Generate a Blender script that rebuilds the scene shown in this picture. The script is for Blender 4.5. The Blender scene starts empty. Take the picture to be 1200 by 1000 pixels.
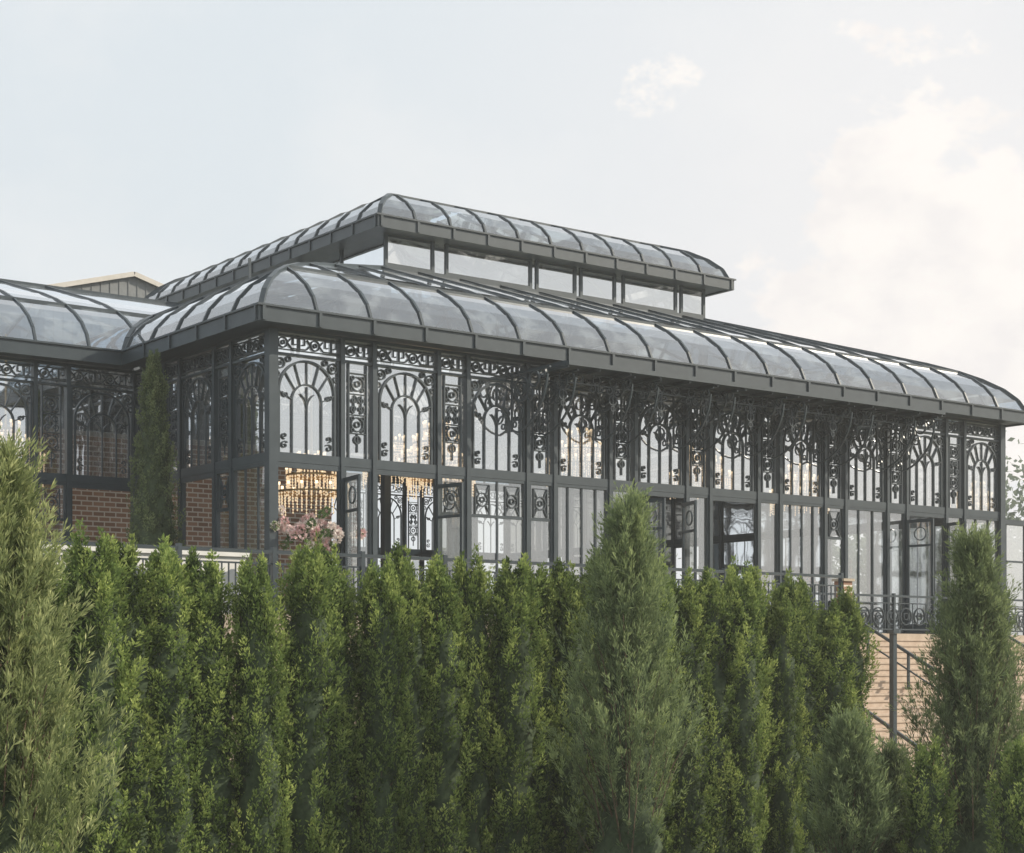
import bpy, math, random
import numpy as np
from mathutils import Vector, Matrix
random.seed(7); rng=np.random.default_rng(7)
S=bpy.context.scene
GZ=-3.6; FZ=0.8; A=1.9; B=0.9; U=27.1; V=27.1

# ------------------------------------------------------------------ materials
def newmat(n):
    m=bpy.data.materials.new(n); m.use_nodes=True; nt=m.node_tree
    for x in list(nt.nodes): nt.nodes.remove(x)
    o=nt.nodes.new('ShaderNodeOutputMaterial'); return m,nt,o
def N(nt,t,**k):
    n=nt.nodes.new(t)
    for a,b in k.items(): setattr(n,a,b)
    return n
def ramp(nt,stops):
    r=nt.nodes.new('ShaderNodeValToRGB'); e=r.color_ramp.elements
    while len(e)<len(stops): e.new(.5)
    for i,(p,c) in enumerate(stops):
        e[i].position=p; e[i].color=(c[0],c[1],c[2],1) if isinstance(c,tuple) else (c,c,c,1)
    return r
def simple(n,c1,c2,scale=3,rough=.6,metal=0,bump=.0,detail=5):
    m,nt,o=newmat(n); p=N(nt,'ShaderNodeBsdfPrincipled'); p.inputs['Roughness'].default_value=rough; p.inputs['Metallic'].default_value=metal
    tc=N(nt,'ShaderNodeTexCoord'); nz=N(nt,'ShaderNodeTexNoise'); nz.inputs['Scale'].default_value=scale; nz.inputs['Detail'].default_value=detail
    nt.links.new(tc.outputs['Object'],nz.inputs['Vector']); r=ramp(nt,[(.3,c1),(.7,c2)])
    nt.links.new(nz.outputs[0],r.inputs[0]); nt.links.new(r.outputs[0],p.inputs['Base Color'])
    if bump:
        b=N(nt,'ShaderNodeBump'); b.inputs['Strength'].default_value=bump; b.inputs['Distance'].default_value=.02
        nt.links.new(nz.outputs[0],b.inputs['Height']); nt.links.new(b.outputs[0],p.inputs['Normal'])
    nt.links.new(p.outputs[0],o.inputs[0]); return m
M_frame=simple('dark_painted_steel',(.030,.043,.053),(.044,.059,.070),2.5,.38)
M_tan=simple('tan_stucco',(.42,.34,.26),(.52,.43,.34),4,.85,bump=.3)
M_step=simple('step_stone',(.44,.34,.26),(.54,.44,.35),6,.8,bump=.2)
M_pave=simple('terrace_paving',(.38,.36,.33),(.46,.44,.41),5,.8,bump=.2)
M_siding=simple('grey_siding',(.16,.17,.175),(.20,.21,.215),6,.7)
M_trim=simple('cream_trim',(.50,.47,.42),(.57,.53,.48),6,.6)
M_shingle=simple('roof_shingle',(.10,.10,.10),(.17,.165,.16),9,.9)
M_bark=simple('bark',(.09,.06,.04),(.16,.11,.075),12,.9,bump=.5)
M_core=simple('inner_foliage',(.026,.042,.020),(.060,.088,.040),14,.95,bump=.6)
M_white=simple('white_linen',(.70,.69,.66),(.80,.79,.77),5,.8)
M_brass=simple('brass',(.55,.38,.18),(.65,.46,.24),5,.3,metal=1)
def glass(name,tint,glo,diff,dcol,blot=0.0,rough=.03,fm=1.3,lo=.40,hi=.62,sc=1.1):
    m,nt,o=newmat(name)
    tr=N(nt,'ShaderNodeBsdfTransparent'); tr.inputs[0].default_value=(*tint,1)
    gl=N(nt,'ShaderNodeBsdfGlossy'); gl.inputs['Roughness'].default_value=rough; gl.inputs[0].default_value=(.97,.98,1,1)
    df=N(nt,'ShaderNodeBsdfDiffuse'); df.inputs[0].default_value=(*dcol,1)
    fr=N(nt,'ShaderNodeFresnel'); fr.inputs[0].default_value=1.5
    ma=N(nt,'ShaderNodeMath',operation='MULTIPLY_ADD'); ma.inputs[1].default_value=fm; ma.inputs[2].default_value=glo
    ma.use_clamp=True; nt.links.new(fr.outputs[0],ma.inputs[0])
    mx=N(nt,'ShaderNodeMixShader'); nt.links.new(ma.outputs[0],mx.inputs[0]); nt.links.new(tr.outputs[0],mx.inputs[1]); nt.links.new(gl.outputs[0],mx.inputs[2])
    m2=N(nt,'ShaderNodeMixShader'); nt.links.new(mx.outputs[0],m2.inputs[1]); nt.links.new(df.outputs[0],m2.inputs[2])
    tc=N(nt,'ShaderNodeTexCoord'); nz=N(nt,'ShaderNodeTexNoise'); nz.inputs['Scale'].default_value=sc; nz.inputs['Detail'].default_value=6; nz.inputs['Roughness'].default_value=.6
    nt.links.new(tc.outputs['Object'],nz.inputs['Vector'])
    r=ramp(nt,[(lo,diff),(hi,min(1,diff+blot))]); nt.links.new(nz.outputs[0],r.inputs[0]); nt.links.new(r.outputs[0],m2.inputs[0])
    nb=N(nt,'ShaderNodeTexNoise'); nb.inputs['Scale'].default_value=.7; nt.links.new(tc.outputs['Object'],nb.inputs['Vector'])
    bp=N(nt,'ShaderNodeBump'); bp.inputs['Strength'].default_value=.12; bp.inputs['Distance'].default_value=.05
    nt.links.new(nb.outputs[0],bp.inputs['Height']); nt.links.new(bp.outputs[0],gl.inputs['Normal'])
    nt.links.new(m2.outputs[0],o.inputs[0]); return m
M_glass=glass('clear_glass',(.97,.98,.97),.56,.02,(.72,.71,.68),.05)
M_lglass=glass('door_glass',(.95,.96,.94),.28,.02,(.70,.69,.64),.06)
M_rglass=glass('roof_glass',(.52,.64,.74),.22,.02,(.62,.68,.72),.13,.04,lo=.50,hi=.62,sc=1.6)  # pale diffuse blotches imitate broken tree reflections and light patches on the panes
def brickmat(name,c1,c2,mo):
    m,nt,o=newmat(name); p=N(nt,'ShaderNodeBsdfPrincipled'); p.inputs['Roughness'].default_value=.85
    tc=N(nt,'ShaderNodeTexCoord'); sp=N(nt,'ShaderNodeSeparateXYZ'); ad=N(nt,'ShaderNodeMath',operation='ADD'); cb=N(nt,'ShaderNodeCombineXYZ')
    nt.links.new(tc.outputs['Object'],sp.inputs[0]); nt.links.new(sp.outputs[0],ad.inputs[0]); nt.links.new(sp.outputs[1],ad.inputs[1])
    nt.links.new(ad.outputs[0],cb.inputs[0]); nt.links.new(sp.outputs[2],cb.inputs[1])
    b=N(nt,'ShaderNodeTexBrick'); b.inputs['Scale'].default_value=1; b.inputs['Brick Width'].default_value=.34; b.inputs['Row Height'].default_value=.14
    b.inputs['Mortar Size'].default_value=.02; b.inputs['Color1'].default_value=(*c1,1); b.inputs['Color2'].default_value=(*c2,1); b.inputs['Mortar'].default_value=(*mo,1)
    nt.links.new(cb.outputs[0],b.inputs['Vector']); nt.links.new(b.outputs[0],p.inputs['Base Color']); nt.links.new(p.outputs[0],o.inputs[0]); return m
M_brick=brickmat('red_brown_brick',(.28,.15,.10),(.46,.26,.17),(.74,.66,.58))
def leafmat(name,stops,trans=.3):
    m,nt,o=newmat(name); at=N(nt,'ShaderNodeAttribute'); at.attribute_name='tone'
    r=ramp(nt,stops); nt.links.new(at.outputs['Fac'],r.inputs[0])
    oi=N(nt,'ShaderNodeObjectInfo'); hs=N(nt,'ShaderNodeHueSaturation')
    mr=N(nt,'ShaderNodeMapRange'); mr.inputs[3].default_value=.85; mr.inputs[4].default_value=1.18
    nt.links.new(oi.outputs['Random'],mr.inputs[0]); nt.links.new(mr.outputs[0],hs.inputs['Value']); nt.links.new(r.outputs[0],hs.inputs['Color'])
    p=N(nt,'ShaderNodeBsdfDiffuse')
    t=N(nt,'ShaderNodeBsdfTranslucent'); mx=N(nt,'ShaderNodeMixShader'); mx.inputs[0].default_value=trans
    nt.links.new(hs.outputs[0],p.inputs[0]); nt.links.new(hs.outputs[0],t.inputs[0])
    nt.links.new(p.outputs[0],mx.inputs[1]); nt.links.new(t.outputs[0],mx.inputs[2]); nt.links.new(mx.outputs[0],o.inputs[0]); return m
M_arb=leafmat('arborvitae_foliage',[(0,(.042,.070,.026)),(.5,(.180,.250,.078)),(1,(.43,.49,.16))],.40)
M_jun=leafmat('juniper_foliage',[(0,(.05,.075,.045)),(.5,(.175,.225,.115)),(1,(.36,.42,.19))],.40)
M_gold=leafmat('golden_juniper_foliage',[(0,(.055,.075,.035)),(.5,(.20,.24,.105)),(1,(.46,.48,.23))],.38)
M_cyp=leafmat('cypress_foliage',[(0,(.045,.07,.04)),(.5,(.14,.18,.085)),(1,(.29,.34,.16))],.3)
M_dist=leafmat('distant_foliage',[(0,(.12,.15,.12)),(.5,(.22,.26,.20)),(1,(.34,.38,.30))])
M_flow=leafmat('flower_petals',[(0,(.06,.11,.04)),(.35,(.18,.25,.10)),(.45,(.75,.48,.48)),(1,(.88,.82,.76))],.2)

# ------------------------------------------------------------------ mesh builder
class MB:
    def __init__(s): s.v=[];s.f=[];s.m=[];s.k=0
    def quad(s,a,b,c,d,mi=0):
        i=len(s.v); s.v+= [tuple(a),tuple(b),tuple(c),tuple(d)]; s.f.append((i,i+1,i+2,i+3)); s.m.append(mi)
    def box(s,x0,x1,y0,y1,z0,z1,mi=0):
        i=len(s.v); s.v+=[(x0,y0,z0),(x1,y0,z0),(x1,y1,z0),(x0,y1,z0),(x0,y0,z1),(x1,y0,z1),(x1,y1,z1),(x0,y1,z1)]
        for f in ((0,3,2,1),(4,5,6,7),(0,1,5,4),(1,2,6,5),(2,3,7,6),(3,0,4,7)): s.f.append(tuple(i+j for j in f)); s.m.append(mi)
    def bar(s,p,q,w,h,up=(0,0,1),mi=0):
        p=Vector(p);q=Vector(q);d=q-p
        if d.length<1e-5: return
        up=Vector(up); sd=d.cross(up)
        if sd.length<1e-4: sd=d.cross(Vector((1,0,0)))
        sd.normalize(); n=sd.cross(d).normalized(); s.k+=1; h2=h/2+(s.k%5)*.0012; w2=w/2+(s.k%3)*.0011
        i=len(s.v)
        for b in (p,q):
            for a,c in ((-1,-1),(1,-1),(1,1),(-1,1)): s.v.append(tuple(b+sd*w2*a+n*h2*c))
        for f in ((0,1,2,3),(7,6,5,4),(0,4,5,1),(1,5,6,2),(2,6,7,3),(3,7,4,0)): s.f.append(tuple(i+j for j in f)); s.m.append(mi)
    def path(s,pts,w,y0=-.02,y1=.02,closed=False,mi=0):
        P=[np.array(p,float) for p in pts]; n=len(P); s.k+=1; j=(s.k%7)*.002; y0-=j; y1+=j
        i0=len(s.v)
        for i in range(n):
            a=P[i-1] if (i>0 or closed) else P[i]; b=P[(i+1)%n] if (i<n-1 or closed) else P[i]
            t=b-a; t/= (np.linalg.norm(t)+1e-9); nn=np.array([-t[1],t[0]])*w/2
            L=P[i]+nn;R=P[i]-nn
            s.v+=[(L[0],y0,L[1]),(R[0],y0,R[1]),(R[0],y1,R[1]),(L[0],y1,L[1])]
        for i in range(n if closed else n-1):
            a=i0+4*i;b=i0+4*((i+1)%n)
            for k in range(4):
                s.f.append((a+k,a+(k+1)%4,b+(k+1)%4,b+k)); s.m.append(mi)
        if not closed:
            s.f.append((i0,i0+3,i0+2,i0+1)); e=i0+4*(n-1); s.f.append((e,e+1,e+2,e+3)); s.m+=[mi,mi]
    def mesh(s,name,mats):
        me=bpy.data.meshes.new(name); me.from_pydata(s.v,[],s.f)
        for m in mats: me.materials.append(m)
        me.polygons.foreach_set('material_index',s.m); me.update(); return me
def obj(name,me,parent=None,loc=(0,0,0),rot=0,scale=None):
    o=bpy.data.objects.new(name,me); S.collection.objects.link(o); o.location=loc; o.rotation_euler=(0,0,rot)
    if scale: o.scale=scale
    if parent: o.parent=parent
    return o
def empty(name):
    o=bpy.data.objects.new(name,None); S.collection.objects.link(o); return o
def arc(cx,cz,r,a0,a1,n=18):
    return [(cx+r*math.cos(math.radians(a0+(a1-a0)*i/(n-1))),cz+r*math.sin(math.radians(a0+(a1-a0)*i/(n-1)))) for i in range(n)]
def ring(m,cx,cz,r,w=.03,n=14): m.path(arc(cx,cz,r,0,360-360/n,n),w,closed=True)
def spiral(cx,cz,r0,r1,a0,a1,n=20):
    o=[]
    for i in range(n):
        t=i/(n-1);r=r0+(r1-r0)*t;a=math.radians(a0+(a1-a0)*t);o.append((cx+r*math.cos(a),cz+r*math.sin(a)))
    return o
W=.028
def scroll_S(m,cx,cz,h,flip=1,w=W):
    r=h*.24; pts=[]
    for t in np.linspace(-1,0,13):
        a=(t+1)*430; rr=r*(.25+.75*(t+1)); pts.append((cx+flip*rr*math.sin(math.radians(a-70)),cz-h/2+r-rr*math.cos(math.radians(a-70))))
    m.path(pts,w)
    m.path([(2*cx-x,2*cz-z) for x,z in pts],w)
    m.path([pts[-1],(cx,cz),(2*cx-pts[-1][0],2*cz-pts[-1][1])],w)
def key(m,x0,x1,z0,z1,w=.026):
    m.path([(x0,z0),(x1,z0),(x1,z1),(x0+.25*(x1-x0),z1),(x0+.25*(x1-x0),z0+.4*(z1-z0)),(x0+.65*(x1-x0),z0+.4*(z1-z0))],w)
def frieze(m,w):
    z0,z1=7.27,7.70
    m.box(0,w,-.04,.05,7.72,7.80); m.box(0,w,-.05,.05,7.19,7.245)
    m.path([(.06,z0+.06),(w-.06,z0+.06)],.02); m.path([(.06,z1-.05),(w-.06,z1-.05)],.02)
    n=max(2,round(w/.48)); st=(w-.16)/n
    for i in range(n):
        cx=.08+st*(i+.5); cz=7.49
        if i%2==0:
            ring(m,cx,cz,.12,W); ring(m,cx,cz,.045,W,8)
            m.path([(cx-.22,cz+.11),(cx-.12,cz)],W); m.path([(cx+.12,cz),(cx+.22,cz-.11)],W)
            m.path([(cx-.22,cz-.11),(cx-.12,cz)],W); m.path([(cx+.12,cz),(cx+.22,cz+.11)],W)
        else:
            key(m,cx-.2,cx,7.37,7.62); key(m,cx+.2,cx+.02,7.37,7.62)
def arch_upper(gl=True):
    m=MB(); frieze(m,A)
    m.box(0.055,A-.055,-.06,.06,4.68,4.90)
    z0=4.90; c=A/2; cz=6.34; R=.76
    m.path([(.10,z0),(.10,7.18)],.045); m.path([(A-.10,z0),(A-.10,7.18)],.045)
    m.path([(.19,z0),(.19,cz)]+arc(c,cz,R,180,0,25)+[(A-.19,cz),(A-.19,z0)],.05,-.03,.03)
    ir=.40
    m.path([(c-ir,z0),(c-ir,6.15)]+arc(c,6.15,ir,180,0,17)+[(c+ir,6.15),(c+ir,z0)],.036)
    m.path([(c,z0),(c,6.5)],.026)
    m.path([(c-R+.02,cz)]+[(c-ir,cz-.17)],.024); m.path([(c+R-.02,cz),(c+ir,cz-.17)],.024)
    for a in (38,64,90,116,142):
        ca,sa=math.cos(math.radians(a)),math.sin(math.radians(a))
        m.path([(c+ir*ca,6.15+ir*sa),(c+R*.98*ca,cz+R*.98*sa)],.026)
    m.path(arc(c-ir,5.98,ir*1.0,0,58,9),.022); m.path(arc(c+ir,5.98,ir,180,122,9),.022)
    for sx in (-1,1):
        for (dx,dz,r) in ((.72,.66,.12),(.50,.77,.06),(.80,.40,.065)):
            ring(m,c+sx*dx,cz+dz,r,W,12)
        ring(m,c+sx*.72,cz+.66,.045,W,8)
        m.path([(c+sx*x,z) for x,z in spiral(.60,5.08,.02,.10,90,500,16)],.024)
        m.path([(c+sx*x,z) for x,z in spiral(.60,5.30,.08,.015,-90,300,14)],.022)
        m.path([(c+sx*x,z) for x,z in spiral(.58,6.28,.015,.09,0,400,14)],.022)
    if gl: m.quad((0.02,.03,4.9),(A-.02,.03,4.9),(A-.02,.03,7.72),(.02,.03,7.72),1)
    return m.mesh('arch_window',[M_frame,M_glass])
def narrow_upper(gl=True):
    m=MB(); frieze(m,B)
    m.box(-.055,.055,-.09,.09,FZ,7.74); m.box(B-.055,B+.055,-.09,.09,FZ,7.74)
    m.box(.055,B-.055,-.06,.06,4.68,4.90)
    c=B/2
    for x in (.2,B-.2): m.path([(x,4.9),(x,7.18)],.036)
    for z in (6.95,6.45,5.95,5.5): m.path([(.2,z),(B-.2,z)],.022)
    for cz in (6.70,5.72):
        ring(m,c,cz,.17,W); ring(m,c,cz,.07,W,8)
        for a in range(0,360,90):
            ca,sa=math.cos(math.radians(a+45)),math.sin(math.radians(a+45)); ring(m,c+.2*ca,cz+.2*sa,.045,.024,8)
    scroll_S(m,c-.10,6.2,.42,1); scroll_S(m,c+.10,6.2,.42,-1)
    m.path([(c,5.5),(c,5.05)],.024); ring(m,c,5.35,.09,W)
    if gl: m.quad((0.02,.03,4.9),(B-.02,.03,4.9),(B-.02,.03,7.72),(.02,.03,7.72),1)
    return m.mesh('ornamental_panel',[M_frame,M_glass])
def lower_glazed(w,mull,orn=False,door=False):
    m=MB(); m.box(.055,w-.055,-.05,.05,4.60,4.678); m.box(.055,w-.055,-.05,.05,FZ,FZ+.09)
    m.box(.056,.12,-.04,.04,FZ+.09,4.60); m.box(w-.12,w-.056,-.04,.04,FZ+.09,4.60)
    for i in range(1,mull+1):
        x=w*i/(mull+1); m.path([(x,FZ+.09),(x,4.60)],.045)
    m.path([(.12,FZ+.75),(w-.12,FZ+.75)],.06)
    if door: m.path([(.12,3.7),(w-.12,3.7)],.07)
    if orn:
        n=mull+1
        for i in range(n):
            cx=w*(i+.5)/n; m.path([(cx-.22,3.74),(cx-.22,4.5),(cx+.22,4.5),(cx+.22,3.74)],.03,closed=True); ring(m,cx,4.12,.17,W); ring(m,cx,4.12,.07,W,8)
            m.path([(cx-.22,3.78),(cx-.1,4.0)],.028); m.path([(cx+.22,4.48),(cx+.1,4.24)],.028); m.path([(cx-.22,4.48),(cx-.1,4.24)],.028); m.path([(cx+.22,3.78),(cx+.1,4.0)],.028)
    for i in range(3):
        cx=w*(i+.5)/3; ring(m,cx,FZ+.42,min(.2,w/7),W)
    m.quad((.08,.02,FZ+.1),(w-.08,.02,FZ+.1),(w-.08,.02,4.6),(.08,.02,4.6),1)
    return m.mesh('glazed_panel',[M_frame,M_lglass])
def lower_open(w):
    m=MB(); m.box(.055,w-.055,-.05,.05,4.55,4.678); m.box(.056,.11,-.04,.04,FZ,4.55); m.box(w-.11,w-.056,-.04,.04,FZ,4.55)
    return m.mesh('door_opening',[M_frame])
def leaf_door(w=.92,h=3.6):
    m=MB(); m.box(0,w,-.03,.03,FZ+.03,FZ+.35); m.box(0,w,-.03,.03,FZ+h-.1,FZ+h); m.box(0,.08,-.03,.03,FZ+.35,FZ+h-.1); m.box(w-.08,w,-.03,.03,FZ+.35,FZ+h-.1)
    m.box(.08,w-.08,-.025,.025,FZ+2.75,FZ+2.82); m.quad((.08,0,FZ+.3),(w-.08,0,FZ+.3),(w-.08,0,FZ+h-.05),(.08,0,FZ+h-.05),1)
    ring(m,w/2,FZ+3.15,.2,W)
    return m.mesh('door_leaf',[M_frame,M_lglass])
ME_A=arch_upper(); ME_N=narrow_upper(); ME_A0=arch_upper(False); ME_N0=narrow_upper(False)
ME_L={'g':lower_glazed(A,2),'g4':lower_glazed(A,3),'o':lower_open(A),'d':lower_glazed(A,1,True,True)}
ME_NL={'g':lower_glazed(B,0),'d':lower_glazed(B,0,True,True)}
ME_LEAF=leaf_door()
cons=empty('glass_conservatory')
def run(ox,oy,rot,seq,pats,npats,gl=True):
    x=0; ia=0;inn=0
    cr,sr=math.cos(rot),math.sin(rot)
    for c in seq:
        w=A if c=='a' else B
        loc=(ox+x*cr,oy+x*sr,0)
        if c=='a':
            obj('arch_window',ME_A if gl else ME_A0,cons,loc,rot); obj('lower_panel',ME_L[pats[ia%len(pats)]],cons,loc,rot); ia+=1
        else:
            obj('ornamental_panel',ME_N if gl else ME_N0,cons,loc,rot); obj('lower_side_panel',ME_NL[npats[inn%len(npats)]],cons,loc,rot); inn+=1
        x+=w
full='an'*9+'a'
run(0,0,0,full,['o','o','d','g4','o','o','g4','g','o','g'],['g','d','d','g','g','g','d','g','g'])
run(0,7.5,-math.pi/2,'anana',['g','o','g'],['g','d'])
run(0,V,-math.pi/2,'anana',['o','o','o'],['g'],False)
run(U,0,math.pi/2,full,['g','g','o'],['g'])
run(U,V,math.pi,full,['o','o','o'],['g'],False)
run(-8.4,7.5,0,'nanana',['o','g','o'],['d','g'])
run(0,19.6,math.pi,'nanana',['o','o','o'],['g'],False)
for (u,a) in ((1.95,-100),(4.6,-80),(11.2,-75),(12.9,-110),(22.35,-80),(24.3,-105)):
    obj('door_leaf',ME_LEAF,cons,(u,-.1,0),math.radians(a))
m=MB()
for (x,y) in ((0,0),(U,0),(0,V),(U,V)): m.box(x-.12,x+.12,y-.12,y+.12,FZ,7.77)
for (x,y) in ((0,7.5),(0,19.6)): m.box(x-.10,x+.10,y-.10,y+.10,FZ,7.77)
obj('corner_columns',m.mesh('corner_columns',[M_frame]),cons)

# ------------------------------------------------------------------ roofs
prof=[(-.6,8.13),(-.40,8.55),(-.08,8.90),(.38,9.22),(.95,9.52),(1.7,9.82),(2.6,10.12)]
def rectring(s,z,r=(0,0,U,V)): return (r[0]+s,r[1]+s,r[2]-s,r[3]-s,z)
def hiproof(name,rings,step,purlins):
    g=MB(); f=MB()
    for i in range(len(rings)-1):
        a=rings[i];b=rings[i+1]
        ca=[(a[0],a[1],a[4]),(a[2],a[1],a[4]),(a[2],a[3],a[4]),(a[0],a[3],a[4])]
        cb=[(b[0],b[1],b[4]),(b[2],b[1],b[4]),(b[2],b[3],b[4]),(b[0],b[3],b[4])]
        for k in range(4):
            k2=(k+1)%4
            g.quad(ca[k],ca[k2],cb[k2],cb[k])
            f.bar(ca[k],cb[k],.12,.10)
        if i in purlins:
            for k in range(4): f.bar(ca[k],ca[(k+1)%4],.08,.09)
    for side in range(4):
        ax=0 if side in (0,2) else 1
        lo0,hi0=rings[0][ax],rings[0][ax+2]
        n=round((hi0-lo0)/step)
        for j in range(1,n):
            p=lo0+(hi0-lo0)*j/n
            for i in range(len(rings)-1):
                a=rings[i];b=rings[i+1]
                def pt(t):
                    off={0:1,1:2,2:3,3:0}[side]
                    c=a[off]+(b[off]-a[off])*t; z=a[4]+(b[4]-a[4])*t
                    return (p,c,z) if ax==0 else (c,p,z)
                t=1.0
                if p<b[ax]: t=(p-a[ax])/(b[ax]-a[ax])
                if p>b[ax+2]: t=(a[ax+2]-p)/(a[ax+2]-b[ax+2])
                if t<=0: break
                f.bar(pt(0),pt(min(t,1)),.06,.08)
                if t<1: break
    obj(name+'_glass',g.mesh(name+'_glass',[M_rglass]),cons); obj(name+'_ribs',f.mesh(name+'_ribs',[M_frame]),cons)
CL=(7.2,6.3,19.7,21.0)
rings=[rectring(s,z) for s,z in prof]+[(CL[0],CL[1],CL[2],CL[3],11.35)]
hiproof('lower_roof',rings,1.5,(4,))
uprof=[(-.6,12.63),(-.45,12.98),(-.12,13.30),(.35,13.58),(1.0,13.80)]
ur=[rectring(s,z,CL) for s,z in uprof]+[(13.3,11.5,13.6,15.8,15.05)]
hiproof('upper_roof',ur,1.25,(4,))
def eave(name,r,s,z0,z1,step):
    m=MB(); a,b,c,d=r[0]-s,r[1]-s,r[2]+s,r[3]+s; t=.12
    for (x0,x1,y0,y1) in ((a,c,b-t,b),(a,c,d,d+t),(a-t,a,b-t,d+t),(c,c+t,b-t,d+t)):
        m.box(x0,x1,y0,y1,z0,z1)
    e=.05
    for (x0,x1,y0,y1) in ((a-t-e,c+t+e,b-t-e,b-.02),(a-t-e,c+t+e,d+.02,d+t+e),(a-t-e,a-.02,b-.02,d+.02),(c+.02,c+t+e,b-.02,d+.02)):
        m.box(x0,x1,y0,y1,z1+.002,z1+.05)
    for (x0,x1,y0,y1) in ((a,c,b,b+s+.15),(a,c,d-s-.15,d),(a,a+s+.15,b+s+.15,d-s-.15),(c-s-.15,c,b+s+.15,d-s-.15)):
        m.box(x0,x1,y0,y1,z0+.04,z0+.10)
    n=round((c-a)/step)
    for i in range(n+1):
        x=a+(c-a)*i/n
        m.box(x-.04,x+.04,b-t-.04,b-t,z0+.02,z1)
    n=round((d-b)/step)
    for i in range(n+1):
        y=b+(d-b)*i/n
        m.box(a-t-.04,a-t,y-.04,y+.04,z0+.02,z1); m.box(c+t,c+t+.04,y-.04,y+.04,z0+.02,z1)
    obj(name,m.mesh(name,[M_frame]),cons)
eave('upper_eave',CL,.6,12.30,12.62,1.25)
m=MB(); s=.6;t=.12;z0,z1=7.78,8.12
m.box(-s-t,U+s+t,-s-t,-s,z0,z1); m.box(-s-t,U+s+t,V+s,V+s+t,z0,z1); m.box(U+s,U+s+t,-s,V+s,z0,z1)
m.box(-s-t,-s,-s,7.5-s-t,z0,z1); m.box(-s-t,-s,19.6+s+t,V+s,z0,z1)
m.box(-s-t-.05,U+s+t+.05,-s-t-.05,-s+.02,z1+.002,z1+.05); m.box(-s-t-.05,-s+.02,-s+.02,7.5-s-t,z1+.002,z1+.05); m.box(U+s-.02,U+s+t+.05,-s+.02,V+s,z1+.002,z1+.05)
m.box(-s,U+s,-s,.14,z0+.045,z0+.10); m.box(-s,.14,.14,7.5-s,z0+.045,z0+.10); m.box(U-.14,U+s,.14,V,z0+.045,z0+.10); m.box(-s,U+s,V,V+s,z0+.045,z0+.10)
n=19
for i in range(n+1):
    x=-s+(U+2*s)*i/n; m.box(x-.04,x+.04,-s-t-.045,-s-t,z0+.02,z1)
for i in range(6):
    y=-s+1.49*i; m.box(-s-t-.045,-s-t,y-.04,y+.04,z0+.02,z1)
obj('lower_eave',m.mesh('lower_eave',[M_frame]),cons)
WU=-9.0; wv0,wv1=7.5,19.6
g=MB();f=MB()
pr=prof+[(6.05,11.1)]
for i in range(len(pr)-1):
    (s0,za),(s1,zb)=pr[i],pr[i+1]
    g.quad((WU,wv0+s0,za),(s0,wv0+s0,za),(s1,wv0+s1,zb),(WU,wv0+s1,zb))
    g.quad((WU,wv1-s0,za),(s0,wv1-s0,za),(s1,wv1-s1,zb),(WU,wv1-s1,zb))
    f.bar((s0,wv0+s0,za),(s1,wv0+s1,zb),.12,.12)
    for j in range(7):
        x=-.1-1.45*j
        f.bar((x,wv0+s0,za),(x,wv0+s1,zb),.06,.08); f.bar((x,wv1-s0,za),(x,wv1-s1,zb),.06,.08)
    if i in (4,): f.bar((WU,wv0+s0,za),(s0,wv0+s0,za),.08,.09)
f.bar((WU,13.55,11.1),(6,13.55,11.1),.12,.12)
f.box(WU,-s-.002,wv0-s-t,wv0-s,z0,z1); f.box(WU,-s-.06,wv0-s-t-.05,wv0-s,z1+.002,z1+.05); f.box(WU,-.15,wv0-s,wv0+.14,z0+.047,z0+.1)
f.box(WU,-s-.002,wv1+s,wv1+s+t,z0,z1)
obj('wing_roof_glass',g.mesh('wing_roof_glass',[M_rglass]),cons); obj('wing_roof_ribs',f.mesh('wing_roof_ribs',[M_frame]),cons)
# clerestory
m=MB(); cz0,cz1=11.35,12.34
m.box(CL[0]-.05,CL[2]+.05,CL[1]-.05,CL[1]+.05,cz0-.1,cz0+.08); m.box(CL[0]-.05,CL[2]+.05,CL[3]-.05,CL[3]+.05,cz0-.1,cz0+.08)
m.box(CL[0]-.05,CL[0]+.05,CL[1]+.05,CL[3]-.05,cz0-.1,cz0+.08); m.box(CL[2]-.05,CL[2]+.05,CL[1]+.05,CL[3]-.05,cz0-.1,cz0+.08)
bx=[CL[0]+(CL[2]-CL[0])*k for k in (0,.13,.17,.42,.44,.56,.58,.69,.72,.9,.92,1)]
for x in bx:
    for y in (CL[1],CL[3]): m.box(x-.05,x+.05,y-.045,y+.045,cz0+.08,cz1)
for k in range(1,6):
    y=CL[1]+(CL[3]-CL[1])*k/6
    for x in (CL[0],CL[2]): m.box(x-.045,x+.045,y-.05,y+.05,cz0+.08,cz1)
for y in (CL[1],): m.quad((CL[0],y,cz0),(CL[2],y,cz0),(CL[2],y,cz1),(CL[0],y,cz1),1)
for x in (CL[0],CL[2]): m.quad((x,CL[1],cz0),(x,CL[3],cz0),(x,CL[3],cz1),(x,CL[1],cz1),1)
for (i,j) in ((0,1),(2,3),(4,5),(6,7),(8,9),(10,11)):
    m.box(bx[i]+.05,bx[j]-.05,CL[1]-.04,CL[1]+.03,cz0+.081,cz0+.15); m.box(bx[i]+.05,bx[j]-.05,CL[1]-.04,CL[1]+.03,cz1-.09,cz1-.02)
obj('clerestory',m.mesh('clerestory',[M_frame,M_glass]),cons)
m=MB()
for x in (CL[0],13.45,CL[2]):
    for y in (CL[1],13.6,CL[3]):
        if x==13.45 and y==13.6: continue
        m.box(x-.11,x+.11,y-.11,y+.11,FZ,11.25)
for y in (CL[1],CL[3]): m.box(CL[0]+.11,CL[2]-.11,y-.08,y+.08,10.9,11.2)
for x in (CL[0],CL[2]): m.box(x-.08,x+.08,CL[1]+.11,CL[3]-.11,10.9,11.2)
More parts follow.
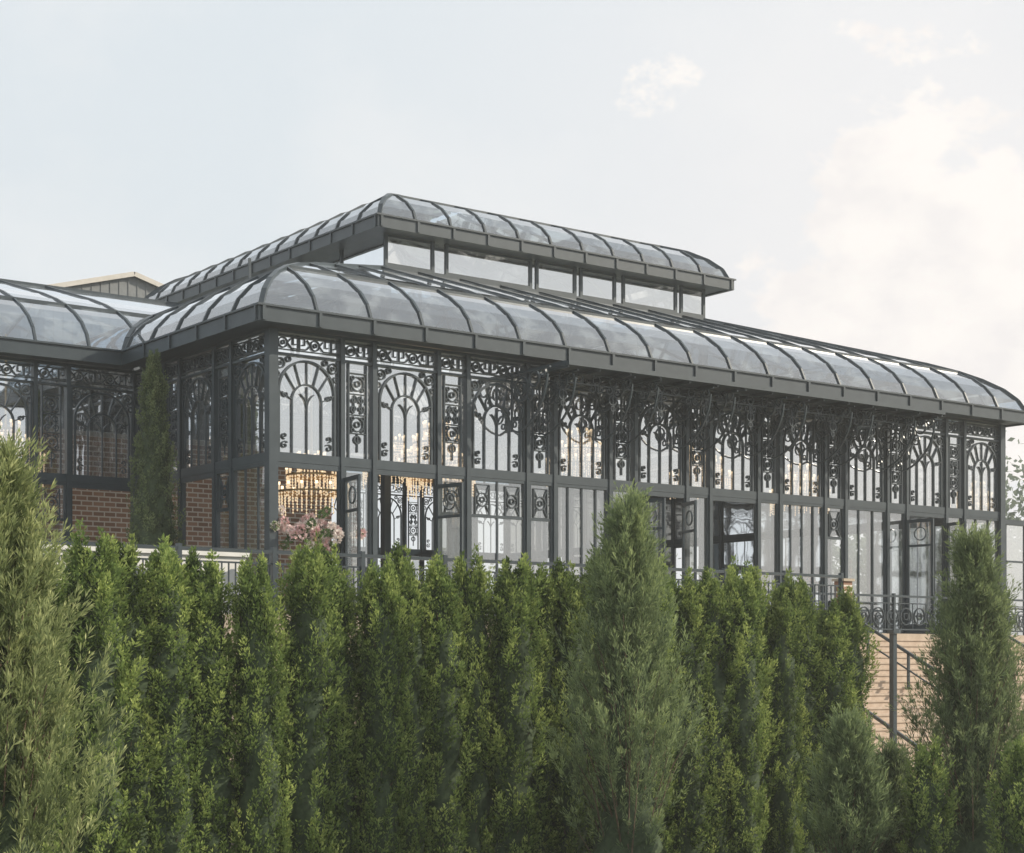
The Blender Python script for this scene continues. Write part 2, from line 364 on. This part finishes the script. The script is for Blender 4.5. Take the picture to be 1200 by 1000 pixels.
for k in range(1,9):
    x=2.8*k
    m.bar((x,0.1,7.65),(x,6.3,7.9),.06,.10); m.bar((x,6.3,7.9),(x,6.3,11),.06,.06)
obj('interior_structure',m.mesh('interior_structure',[M_frame]),cons)
# canopy with scroll brackets
m=MB(); cu0,cu1,cv=7.5,22.0,-1.75
m.box(cu0,cu1,cv,-.13,7.50,7.56); m.box(cu0-.05,cu1+.05,cv-.08,cv-.001,7.46,7.58); m.box(cu0-.06,cu0-.001,cv,-.13,7.46,7.58)
for i in range(15):
    x=cu0+(cu1-cu0)*i/14; m.box(x-.03,x+.03,cv,-.14,7.40,7.498)
obj('canopy',m.mesh('canopy',[M_frame]),cons)
m=MB()
m.path([(0,7.4),(0,5.9)],.05); m.path([(0,5.95)]+[(x,z) for x,z in arc(0,7.35,1.5,-80,-5,12)],.045)
ring(m,.42,6.95,.30,.045,18); ring(m,.42,6.95,.15,.035,12); ring(m,.95,7.15,.2,.04,14); ring(m,1.32,7.27,.1,.035,10); ring(m,.3,6.35,.18,.035,12); ring(m,.12,6.08,.07,.03,10)
m.path(spiral(.75,6.75,.02,.2,0,500,20),.035); m.path([(0,7.38),(1.6,7.38)],.05)
BR=m.mesh('scroll_bracket',[M_frame])
for i in range(6):
    x=8.4+2.8*i
    for dx in (-.45,.45):
        obj('scroll_bracket',BR,cons,(x-1.0+dx+0,-.1,0),-math.pi/2)
m=MB()
Lc=cu1-cu0; n=26
for i in range(n):
    cx=Lc*(i+.5)/n
    ring(m,cx,7.28,.12,.026,10)
    if i%3!=1: m.path(spiral(cx-.14,7.05,.02,.12,0,430,14),.024); m.path(spiral(cx+.14,7.05,.02,.12,180,-250,14),.024)
    if i%3==0:
        ring(m,cx,6.82,.13,.026,12); ring(m,cx,6.6,.07,.024,8); m.path([(cx,7.2),(cx,6.45)],.024)
m.path([(0,7.15),(Lc,7.15)],.026); m.path([(0,7.41),(Lc,7.41)],.026)
obj('canopy_fretwork',m.mesh('canopy_fretwork',[M_frame]),cons,(cu0,cv+.6,0))
m=MB()
for i in range(6):
    x=U+.75+i*1.1; m.box(x-.05,x+.05,.35,.45,FZ,4.55)
m.box(U+.2,U+6.6,.3,.5,4.55,4.72); m.box(U+.2,U+6.6,.35,.45,3.3,3.36); m.quad((U+.2,.4,FZ),(U+6.4,.4,FZ),(U+6.4,.4,4.55),(U+.2,.4,4.55),1)
obj('side_screen',m.mesh('side_screen',[M_frame,M_glass]),cons)

# ------------------------------------------------------------------ terrace, stairs, railings, ground
def prism(name,poly,z0,z1,mats):
    n=len(poly); v=[(x,y,z0) for x,y in poly]+[(x,y,z1) for x,y in poly]
    f=[tuple(range(n,2*n))]+[(i,(i+1)%n,(i+1)%n+n,i+n) for i in range(n)]
    me=bpy.data.meshes.new(name); me.from_pydata(v,[],f)
    for mt in mats: me.materials.append(mt)
    me.polygons.foreach_set('material_index',[0]+[1]*n); return obj(name,me)
prism('terrace',[(-24,-9.4),(9.6,-9.4),(9.6,-2.6),(45,-2.6),(45,50),(-24,50)],GZ-.3,FZ-.004,[M_pave,M_tan])
m=MB(); nst=27; rz=(FZ-GZ)/nst; tr=.31
for i in range(nst):
    z1_=FZ-rz*i-.01
    m.box(9.602,33,-2.602-tr*(i+1),-2.602-tr*i,GZ-.2,z1_-rz)
    m.box(9.602,33,-2.602-tr*(i+1)-.03,-2.602-tr*(i+1)+.0,z1_-rz-.045,z1_-rz+.001)
obj('stone_stairs',m.mesh('stone_stairs',[M_step]))
m=MB()
for uu in (11.3,16.0,21.5,27):
    p0=Vector((uu,-2.7,FZ+.85)); p1=Vector((uu,-2.7-tr*nst,GZ+.95))
    m.bar(p0,p1,.06,.07); m.bar(p0-Vector((0,0,.45)),p1-Vector((0,0,.45)),.03,.03)
    for k in range(7):
        q=p0.lerp(p1,k/6); m.box(uu-.03,uu+.03,q.y-.03,q.y+.03,q.z-.95,q.z)
obj('stair_handrail',m.mesh('stair_handrail',[M_frame]))
m=MB(); m.box(10.46,10.58,-9.72,-9.60,GZ,.62); m.box(10.42,10.62,-9.76,-9.56,.622,.70)
obj('newel_post',m.mesh('newel_post',[M_frame]))
def railing(name,u0,u1,v,orn):
    m=MB(); L=u1-u0
    m.box(0,L,-.04,.04,FZ+1.05,FZ+1.11); m.box(0,L,-.02,.02,FZ+.10,FZ+.14); m.box(0,L,-.02,.02,FZ+.86,FZ+.89)
    n=max(1,round(L/1.8))
    for i in range(n+1): x=L*i/n; m.box(x-.04,x+.04,-.045,.045,FZ-.004,FZ+1.16)
    k=int(L/.13)
    if orn:
        for i in range(int(L/.6)): ring(m,.3+.6*i,FZ+.5,.24,.03,16); ring(m,.3+.6*i,FZ+.5,.1,.025,10); m.box(.6*i-.012,.6*i+.012,-.012,.012,FZ+.14,FZ+.86)
    else:
        for i in range(k): x=.13*i; m.box(x-.011,x+.011,-.011,.011,FZ+.14,FZ+.86)
    return obj(name,m.mesh(name,[M_frame]),None,(u0,v,0))
railing('terrace_railing',-14,9.2,-9.3,False)
railing('terrace_railing',10.2,33,-2.45,True)
m=MB(); m.box(9.22,9.50,-9.36,-9.08,FZ,FZ+.98); m.box(9.18,9.54,-9.40,-9.04,FZ+.982,FZ+1.04,1)
obj('brick_pier',m.mesh('brick_pier',[M_brick,M_tan]))
m=MB(); m.box(-9.5,-5.4,-8.9,-8.75,FZ,FZ+1.0); m.box(-9.55,-5.35,-8.95,-8.70,FZ+1.0,FZ+1.07)
obj('white_planter_wall',m.mesh('white_planter_wall',[M_white]))
me=bpy.data.meshes.new('ground'); me.from_pydata([(-3000,-3000,GZ),(3000,-3000,GZ),(3000,3000,GZ),(-3000,3000,GZ)],[],[(0,1,2,3)])
me.materials.append(simple('grass_ground',(.07,.09,.04),(.12,.14,.07),.6,.95,detail=10)); obj('ground',me)
m=MB(); m.box(-8.3,7.6,10.0,10.25,FZ,6.3,0); m.box(-8.35,7.65,9.95,10.3,6.302,6.42,1)
obj('brick_wall',m.mesh('brick_wall',[M_brick,M_trim]))
gb=empty('gabled_house')
m=MB(); gu,gw,gv0,gv1,ze,zp=11.9,5.0,34.0,44.0,15.35,16.75
m.v+=[(gu-gw,gv0,FZ),(gu+gw,gv0,FZ),(gu+gw,gv0,ze),(gu,gv0,zp),(gu-gw,gv0,ze)]; m.f.append((0,1,2,3,4)); m.m.append(0)
m.quad((gu-gw,gv1,FZ),(gu-gw,gv0,FZ),(gu-gw,gv0,ze),(gu-gw,gv1,ze)); m.quad((gu+gw,gv0,FZ),(gu+gw,gv1,FZ),(gu+gw,gv1,ze),(gu+gw,gv0,ze))
for i in range(24):
    x=gu-gw+.2+i*.42; h=ze+(1-abs(x-gu)/gw)*(zp-ze); m.box(x-.025,x+.025,gv0-.03,gv0,FZ,h-.05)
obj('walls',m.mesh('walls',[M_siding]),gb)
m=MB()
for sx in (-1,1):
    a=Vector((gu+.02*sx,0,zp+.05)); b=Vector((gu+sx*(gw+.7),0,zp+.05-(zp-ze)/gw*(gw+.7)))
    i=len(m.v)
    for y in (gv0-.18,gv1+.3):
        for p in (a,b):
            m.v+=[(p.x,y,p.z),(p.x,y,p.z+.1)]
    for ff in ((0,2,3,1),(4,5,7,6),(0,4,6,2),(1,3,7,5),(2,6,7,3),(0,1,5,4)): m.f.append(tuple(i+k for k in ff)); m.m.append(0)
    m.bar((a.x,gv0-.21,a.z+.0),(b.x,gv0-.21,b.z+.0),.05,.20,mi=1)
obj('roof',m.mesh('roof',[M_shingle,M_trim]),gb)

# ------------------------------------------------------------------ foliage
def nrm(a): return a/(np.linalg.norm(a,axis=1,keepdims=True)+1e-9)
def leafmesh(name,P,D,L,Wd,tone,mats,extra=None):
    n=len(P); D=nrm(D); Sd=nrm(np.cross(D,rng.normal(size=(n,3))))
    v=np.empty((n,4,3)); v[:,0]=P; v[:,1]=P+D*(L*.5)[:,None]+Sd*(Wd*.5)[:,None]; v[:,2]=P+D*L[:,None]; v[:,3]=P+D*(L*.5)[:,None]-Sd*(Wd*.5)[:,None]
    tn=np.clip(np.stack([tone-.08,tone,tone+.10,tone],1),0,1).ravel()
    v=v.reshape(-1,3); nq=n
    ev=np.array(extra.v) if extra and extra.v else np.zeros((0,3)); ef=extra.f if extra else []
    me=bpy.data.meshes.new(name); nv=len(v)+len(ev); allv=np.concatenate([v,ev])
    me.vertices.add(nv); me.vertices.foreach_set('co',allv.ravel())
    loops=list(range(4*nq)); ls=[4*i for i in range(nq)]; base=len(v); mi=[0]*nq; pos=4*nq
    for k,fc in enumerate(ef):
        ls.append(pos); loops+=[base+q for q in fc]; pos+=len(fc); mi.append(extra.m[k])
    me.loops.add(len(loops)); me.loops.foreach_set('vertex_index',loops)
    me.polygons.add(len(ls)); me.polygons.foreach_set('loop_start',ls)
    me.update(calc_edges=True)
    for mt in mats: me.materials.append(mt)
    me.polygons.foreach_set('material_index',mi)
    at=me.attributes.new('tone','FLOAT','POINT'); at.data.foreach_set('value',np.concatenate([tn,np.full(len(ev),.3)]))
    me.validate(); return me
def tube(mb,p,q,r0,r1,mi,k=6):
    p=Vector(p);q=Vector(q); d=(q-p).normalized(); a=d.orthogonal().normalized(); b=d.cross(a); i=len(mb.v)
    for c,r in ((p,r0),(q,r1)):
        for j in range(k): an=2*math.pi*j/k; mb.v.append(tuple(c+a*r*math.cos(an)+b*r*math.sin(an)))
    for j in range(k): mb.f.append((i+j,i+(j+1)%k,i+k+(j+1)%k,i+k+j)); mb.m.append(mi)
def plume_leaves(st,dr,ln,wd,per,base_tone,lmin,lmax,wmin,wmax,spread):
    n=len(st); t=rng.random((n,per))**.85
    dr=nrm(dr)
    rnd=rng.normal(size=(n,per,3)); rnd/= np.linalg.norm(rnd,axis=2,keepdims=True)
    w=(wd[:,None]*(np.sin(np.pi*np.clip(t*.8+.15,0,1)))*rng.random((n,per))**.5)
    P=st[:,None,:]+dr[:,None,:]*(ln[:,None]*t)[:,:,None]+rnd*w[:,:,None]
    D=dr[:,None,:]+rnd*spread+rng.normal(size=(n,per,3))*.18
    L=rng.uniform(lmin,lmax,(n,per)); Wd=rng.uniform(wmin,wmax,(n,per))
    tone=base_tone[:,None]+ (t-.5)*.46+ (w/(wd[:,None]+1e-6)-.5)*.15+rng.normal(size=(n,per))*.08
    return P.reshape(-1,3),D.reshape(-1,3),L.ravel(),Wd.ravel(),tone.ravel()
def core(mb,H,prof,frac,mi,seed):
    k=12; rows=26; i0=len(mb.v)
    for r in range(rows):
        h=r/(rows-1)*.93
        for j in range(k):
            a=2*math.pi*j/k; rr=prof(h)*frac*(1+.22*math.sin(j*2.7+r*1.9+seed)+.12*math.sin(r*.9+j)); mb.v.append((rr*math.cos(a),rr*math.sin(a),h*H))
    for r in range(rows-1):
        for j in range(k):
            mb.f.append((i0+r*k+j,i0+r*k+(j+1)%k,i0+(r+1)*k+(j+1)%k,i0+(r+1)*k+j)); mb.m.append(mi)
def arbor(name,H,R,mat,nplume=600,per=44,tight=False,seed=0):
    def pf(h): return R*min(1.0,.88+.4*h)*min(1.0,1.70*max(0,(1-h))**.47) if not tight else R*min(1,.55+1.6*h)*min(1,1.35*max(0,1-h)**.7)
    h=rng.random(nplume)*.97; k8=nplume//7; h[:k8]=.82+.15*rng.random(k8)
    a=rng.random(nplume)*2*np.pi
    lump=1+.16*np.sin(3*a+h*11+seed)+.12*np.sin(5*a-h*29+seed*2)
    r=np.array([pf(x) for x in h])*lump
    inner=rng.random(nplume)*.35+.55
    ln=rng.uniform(.26,.58,nplume)
    st=np.stack([r*inner*np.cos(a),r*inner*np.sin(a),h*H-.12],1)
    if not tight:
        top=h>.84; st[top,2]+= .16*np.sin(a[top]*2+seed*3)-.06
    out=np.stack([np.cos(a),np.sin(a),np.zeros(nplume)],1)
    dr=out*rng.uniform(.10,.40 if not tight else .22,nplume)[:,None]+np.array([0,0,1])+rng.normal(size=(nplume,3))*.10
    topm=h>.88; dr[topm]=out[topm]*.05+np.array([0,0,1])
    ln=np.where(h>.9,ln*.7,ln)
    wd=rng.uniform(.05,.10,nplume)
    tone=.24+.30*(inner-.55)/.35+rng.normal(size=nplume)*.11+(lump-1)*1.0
    P,D,L,Wd,T=plume_leaves(st,dr,ln,wd,per,tone,.035,.085,.015,.034,.75)
    mb=MB(); tube(mb,(0,0,-.1),(0,0,H*.95),.07,.01,1); core(mb,H,pf,.70,2,seed)
    for k in range(18):
        aa=random.random()*6.28; hh=random.random()*.8*H; rr=pf(hh/H)*.8; tube(mb,(0,0,hh),(rr*math.cos(aa),rr*math.sin(aa),hh+.45),.018,.004,1,4)
    return leafmesh(name,P,D,L,Wd,T,[mat,M_bark,M_core],mb)
def juniper(name,H,R,mat,nm=190,subs=9,per=22,top=.8,seed=0,tone0=.32,lean=(48,72)):
    h=rng.random(nm)**.9*.95; a=rng.random(nm)*2*np.pi
    rad=R*(1-h)**top*(1+.25*np.sin(2*a+seed)+.18*rng.normal(size=nm)); rad=np.clip(rad,.06,None)*np.minimum(1,.75+h*1.5)
    el=np.radians(rng.uniform(lean[0],lean[1],nm)+h*10)
    out=np.stack([np.cos(a),np.sin(a),np.zeros(nm)],1)
    dr=out*np.cos(el)[:,None]+np.array([0,0,1])*np.sin(el)[:,None]
    ln=np.minimum(rad/np.cos(el),.42*H*(1-h)+.35)
    st=np.stack([np.zeros(nm),np.zeros(nm),h*H-.15],1)+out*(rad*.12)[:,None]
    t=rng.random((nm,subs))**.7*.9
    s2=(st[:,None]+dr[:,None]*(ln[:,None]*t)[:,:,None]).reshape(-1,3)
    d2=(dr[:,None]+rng.normal(size=(nm,subs,3))*.34+np.array([0,0,.35])).reshape(-1,3)
    l2=(rng.uniform(.18,.52,(nm,subs))).ravel()
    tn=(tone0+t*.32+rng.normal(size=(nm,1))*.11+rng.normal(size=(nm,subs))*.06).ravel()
    s2[:,2]=np.maximum(s2[:,2],.02)
    wd=rng.uniform(.025,.065,len(l2))
    P,D,L,Wd,T=plume_leaves(s2,d2,l2,wd,per,tn,.06,.13,.010,.021,.5)
    ns=14; s3=np.stack([rng.normal(size=ns)*.03,rng.normal(size=ns)*.03,H*(.80+.13*rng.random(ns))],1); d3=np.tile([0,0,1.],(ns,1))+rng.normal(size=(ns,3))*.10
    q=plume_leaves(s3,d3,np.full(ns,.32),np.full(ns,.035),50,np.full(ns,.5),.05,.11,.009,.018,.4)
    P=np.concatenate([P,q[0]]);D=np.concatenate([D,q[1]]);L=np.concatenate([L,q[2]]);Wd=np.concatenate([Wd,q[3]]);T=np.concatenate([T,q[4]])
    mb=MB(); tube(mb,(0,0,-.1),(0,0,H*.92),.09,.01,1)
    for i in range(0,nm,3):
        e=st[i]+dr[i]*ln[i]*.8; tube(mb,st[i],e,.018,.004,1,4)
    core(mb,H*.8,lambda x:R*.45*(1-x)**.8,.8,2,seed)
    return leafmesh(name,P,D,L,Wd,T,[mat,M_bark,M_core],mb)
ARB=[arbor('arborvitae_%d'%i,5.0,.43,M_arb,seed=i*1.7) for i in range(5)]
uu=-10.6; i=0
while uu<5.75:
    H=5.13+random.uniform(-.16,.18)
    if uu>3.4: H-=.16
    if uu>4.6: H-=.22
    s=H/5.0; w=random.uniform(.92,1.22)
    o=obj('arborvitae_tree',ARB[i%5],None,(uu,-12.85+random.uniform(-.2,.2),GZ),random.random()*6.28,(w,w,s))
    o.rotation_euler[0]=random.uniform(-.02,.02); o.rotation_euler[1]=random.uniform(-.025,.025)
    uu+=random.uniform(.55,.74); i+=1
def camw(px,depth):
    X=(px-600)/2001*depth
    return (-19.44+X*.8+depth*.6, -35.29-X*.6+depth*.8)
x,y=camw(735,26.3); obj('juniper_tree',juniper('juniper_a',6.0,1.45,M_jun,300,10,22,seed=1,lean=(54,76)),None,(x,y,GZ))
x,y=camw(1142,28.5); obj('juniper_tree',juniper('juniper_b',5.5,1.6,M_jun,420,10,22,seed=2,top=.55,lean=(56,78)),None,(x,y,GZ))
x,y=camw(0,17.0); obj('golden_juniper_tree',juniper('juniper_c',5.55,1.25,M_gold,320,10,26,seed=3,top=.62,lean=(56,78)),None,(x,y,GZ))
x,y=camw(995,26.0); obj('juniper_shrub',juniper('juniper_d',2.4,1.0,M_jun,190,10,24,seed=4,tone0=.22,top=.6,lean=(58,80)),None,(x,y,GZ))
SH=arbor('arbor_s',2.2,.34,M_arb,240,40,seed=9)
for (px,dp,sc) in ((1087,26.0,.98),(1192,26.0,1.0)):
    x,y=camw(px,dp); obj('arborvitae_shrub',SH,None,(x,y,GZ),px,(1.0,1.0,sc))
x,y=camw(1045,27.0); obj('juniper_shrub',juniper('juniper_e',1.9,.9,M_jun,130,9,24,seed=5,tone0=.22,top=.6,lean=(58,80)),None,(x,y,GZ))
obj('italian_cypress_tree',arbor('cypress',6.85,.66,M_cyp,700,46,tight=True,seed=5),None,(-1.2,3.8,FZ))
def clumps(name,centers,mat,per,ls):
    Ps=[];Ts=[]
    for (x,y,z,r,h) in centers:
        k=per; d=rng.normal(size=(k,3)); d/=np.linalg.norm(d,axis=1,keepdims=True); rr=rng.random((k,1))**.4
        lum=1+.25*np.sin(d[:,0]*5+x)*np.cos(d[:,1]*6+y)+.2*np.sin(d[:,2]*8)
        Ps.append(np.array([x,y,z+h*.55])+d*rr*np.array([r,r,h*.5])*lum[:,None]); Ts.append(.35+.25*(d[:,2])*rr[:,0]+.25*(lum-1)+rng.normal(size=k)*.1)
    P=np.concatenate(Ps);T=np.concatenate(Ts); n=len(P)
    mb=MB()
    for (x,y,z,r,h) in centers: tube(mb,(x,y,z),(x,y,z+h*.7),.3,.1,1)
    return leafmesh(name,P,rng.normal(size=(n,3)),rng.uniform(ls*.6,ls*1.3,n),rng.uniform(ls*.4,ls*.8,n),T,[mat,M_bark],mb)
cs=[]
for k in range(24):
    px=1000+k*28+random.uniform(-10,10); dp=random.uniform(100,135); x,y=camw(px,dp); h=(780-random.uniform(555,600))/2001*dp+3.6
    cs.append((x,y,GZ,random.uniform(3.5,5.5),h))
for k in range(40):
    px=-500+k*50+random.uniform(-15,15); dp=random.uniform(150,190); x,y=camw(px,dp); cs.append((x,y,GZ,random.uniform(5,8),random.uniform(9,13)))
obj('distant_trees',clumps('distant_trees',cs,M_dist,1800,.55))

# ------------------------------------------------------------------ chandeliers, flowers
m_em,nt,o=newmat('warm_bulb'); e=N(nt,'ShaderNodeEmission'); e.inputs[0].default_value=(1,.76,.48,1); e.inputs[1].default_value=2.2; nt.links.new(e.outputs[0],o.inputs[0])
m_em.cycles.emission_sampling='NONE'
M_cry=simple('crystal',(.88,.70,.50),(.95,.84,.66),20,.15)
pb=[n for n in M_cry.node_tree.nodes if n.type=='BSDF_PRINCIPLED'][0]; pb.inputs['Emission Color'].default_value=(1,.74,.46,1); pb.inputs['Emission Strength'].default_value=.7  # crystals given their own warm glow, imitating sparkle from the bulbs
M_cry.cycles.emission_sampling='NONE'
def chand():
    m=MB()
    for (r,z,n) in ((.75,0,16),(.5,.35,12),(.28,.65,8)):
        for j in range(24):
            a=2*math.pi*j/24;b=2*math.pi*(j+1)/24; m.bar((r*math.cos(a),r*math.sin(a),z),(r*math.cos(b),r*math.sin(b),z),.03,.03,mi=0)
        for j in range(n):
            a=2*math.pi*j/n; cx,cy=r*math.cos(a),r*math.sin(a)
            m.bar((0,0,z-.12),(cx,cy,z),.02,.02,mi=0)
            m.box(cx-.015,cx+.015,cy-.015,cy+.015,z+.02,z+.12,2); m.box(cx-.02,cx+.02,cy-.02,cy+.02,z+.122,z+.18,1)
        for j in range(n*3):
            a=2*math.pi*j/(n*3); cx,cy=r*math.cos(a),r*math.sin(a); L=random.uniform(.2,.5)
            for q in range(int(L/.06)):
                zz=z-.05-.06*q; rr=.022; i=len(m.v); m.v+=[(cx-rr,cy,zz),(cx,cy-rr,zz),(cx+rr,cy,zz),(cx,cy+rr,zz),(cx,cy,zz+.03),(cx,cy,zz-.03)]
                for ff in ((0,1,4),(1,2,4),(2,3,4),(3,0,4),(1,0,5),(2,1,5),(3,2,5),(0,3,5)): m.f.append(tuple(i+t for t in ff)); m.m.append(2)
    tube(m,(0,0,-.2),(0,0,2.6),.03,.02,0)
    return m.mesh('chandelier',[M_brass,m_em,M_cry])
CH=chand()
for (x,y,z) in ((3.4,4.0,4.45),(7.4,4.0,5.6),(8.6,5.5,5.3),(13.0,4.6,5.9),(18,4.6,5.8),(22.5,4.6,5.5),(10.5,11,6.2),(-3.0,9.0,5.3)):
    obj('chandelier',CH,None,(x,y,z),0,(1.3,1.3,1.3))
def flowers(name,x,y,z,r):
    cs=[(random.gauss(0,r*.5),random.gauss(0,r*.3),random.gauss(0,r*.22)) for _ in range(80)]
    P=[];D=[];T=[]
    for c in cs:
        t=random.choice([.15,.25,.5,.7,.95,.95])
        for q in range(60):
            d=rng.normal(size=3); d/=np.linalg.norm(d); P.append(np.array(c)+d*.05); D.append(d); T.append(t+random.gauss(0,.05))
    n=len(P); mb=MB(); tube(mb,(0,0,-(z-FZ)),(0,0,0),.05,.04,1); tube(mb,(0,0,-(z-FZ)),(0,0,-(z-FZ)+.04),.3,.3,1,16)
    me=leafmesh(name,np.array(P),np.array(D),rng.uniform(.05,.1,n),rng.uniform(.04,.07,n),np.array(T),[M_flow,M_brass],mb); return obj(name,me,None,(x,y,z))
flowers('flower_arrangement',1.0,-.3,3.05,.85)
flowers('flower_arrangement',19.5,1.5,2.3,.5)

# ------------------------------------------------------------------ thin atmospheric haze (real participating medium)
m,nt,o=newmat('haze_air'); vs=N(nt,'ShaderNodeVolumeScatter'); vs.inputs['Color'].default_value=(1,.99,.96,1); vs.inputs['Density'].default_value=.0010; vs.inputs['Anisotropy'].default_value=.2
nt.links.new(vs.outputs[0],o.inputs['Volume'])
mb=MB(); mb.box(-90,110,-80,120,GZ-1,45); obj('haze',mb.mesh('haze',[m]))

# ------------------------------------------------------------------ world, sun, camera
el=math.radians(29); sd=Vector((.80,-.50,0)).normalized(); az=math.atan2(sd.x,sd.y)
w=bpy.data.worlds.new('World'); S.world=w; w.use_nodes=True; nt=w.node_tree
for x in list(nt.nodes): nt.nodes.remove(x)
out=N(nt,'ShaderNodeOutputWorld'); bg=N(nt,'ShaderNodeBackground'); bg.inputs[1].default_value=.105
sk=N(nt,'ShaderNodeTexSky'); sk.sky_type='NISHITA'; sk.sun_disc=False; sk.sun_elevation=el; sk.sun_rotation=az; sk.dust_density=3; sk.air_density=1.2
tc=N(nt,'ShaderNodeTexCoord')
def dirw(px,py):
    X=(px-600)/2001; Z=(775-py)/2001; v=Vector((X*.8+.6,-X*.6+.8,Z)); v.normalize(); return v
def vdist(px,py,r0,r1):
    d=N(nt,'ShaderNodeVectorMath',operation='DISTANCE'); nt.links.new(tc.outputs['Generated'],d.inputs[0]); d.inputs[1].default_value=dirw(px,py)
    mr=N(nt,'ShaderNodeMapRange'); mr.inputs[1].default_value=r0; mr.inputs[2].default_value=r1; mr.inputs[3].default_value=1; mr.inputs[4].default_value=0; mr.interpolation_type='SMOOTHSTEP'
    nt.links.new(d.outputs['Value'],mr.inputs[0]); return mr.outputs[0]
def mth(op,a,b,clamp=False):
    n=N(nt,'ShaderNodeMath',operation=op); n.use_clamp=clamp
    for i,q in enumerate((a,b)):
        if isinstance(q,(int,float)): n.inputs[i].default_value=q
        else: nt.links.new(q,n.inputs[i])
    return n.outputs[0]
def noise(sc,det,ro,off=0):
    mp=N(nt,'ShaderNodeMapping'); mp.inputs['Location'].default_value=(off,off*.7,0); mp.inputs['Scale'].default_value=(1,1,1.5); nt.links.new(tc.outputs['Generated'],mp.inputs[0])
    n=N(nt,'ShaderNodeTexNoise'); n.inputs['Scale'].default_value=sc; n.inputs['Detail'].default_value=det; n.inputs['Roughness'].default_value=ro; nt.links.new(mp.outputs[0],n.inputs[0]); return n.outputs[0]
def mixc(f,a,b):
    n=N(nt,'ShaderNodeMixRGB')
    for s_,q in (('Fac',f),('Color1',a),('Color2',b)):
        if isinstance(q,(int,float)): n.inputs[s_].default_value=q
        elif isinstance(q,tuple): n.inputs[s_].default_value=(*q,1)
        else: nt.links.new(q,n.inputs[s_])
    return n.outputs[0]
haze=mixc(.88,sk.outputs[0],(7.9,8.5,8.9))
warm=vdist(1150,350,.0,.45)
haze=mixc(mth('MULTIPLY',warm,.85),haze,(8.9,8.65,8.65))
soft=N(nt,'ShaderNodeMapRange'); soft.inputs[1].default_value=.45; soft.inputs[2].default_value=.75; nt.links.new(noise(4.5,7,.55,3),soft.inputs[0])
c1=mixc(mth('MULTIPLY',soft.outputs[0],.6),haze,(9.2,9.1,9.0))
n1=noise(16,11,.60,1.3)
nn=mth('MULTIPLY',mth('SUBTRACT',n1,.5),2.3)
dens=mth('ADD',mth('MULTIPLY',vdist(1110,365,.05,.16),1.1),nn)
d2=mth('ADD',mth('MULTIPLY',vdist(755,120,.0,.05),.58),nn)
d3=mth('ADD',mth('MULTIPLY',vdist(1120,60,.02,.22),.38),nn)
dens=mth('MAXIMUM',dens,mth('MAXIMUM',d2,d3))
mr=N(nt,'ShaderNodeMapRange'); mr.inputs[1].default_value=.46; mr.inputs[2].default_value=.70; mr.interpolation_type='SMOOTHSTEP'; nt.links.new(dens,mr.inputs[0])
shade=N(nt,'ShaderNodeMapRange'); shade.inputs[1].default_value=.38; shade.inputs[2].default_value=.60; nt.links.new(noise(20,7,.6,5.1),shade.inputs[0])
cc=mixc(shade.outputs[0],(9.1,8.7,8.5),(10.2,9.7,9.2))
c2=mixc(mth('MULTIPLY',mr.outputs[0],.8),c1,cc)
nt.links.new(c2,bg.inputs[0]); nt.links.new(bg.outputs[0],out.inputs[0])
L=bpy.data.lights.new('sun','SUN'); L.energy=5.0; L.angle=math.radians(.5); L.color=(1,.90,.74)
lo=bpy.data.objects.new('sun',L); S.collection.objects.link(lo)
d=Vector((sd.x*math.cos(el),sd.y*math.cos(el),math.sin(el))); lo.rotation_euler=d.to_track_quat('Z','Y').to_euler()
cam=bpy.data.cameras.new('camera'); co=bpy.data.objects.new('camera',cam); S.collection.objects.link(co); S.camera=co
cam.sensor_width=36; cam.lens=60.03; cam.shift_y=.2292; cam.clip_end=8000
co.location=(-19.44,-35.29,0); co.rotation_euler=(math.pi/2,0,-math.atan2(.6,.8))
S.view_settings.view_transform='Standard'; S.view_settings.look='None'; S.view_settings.exposure=0
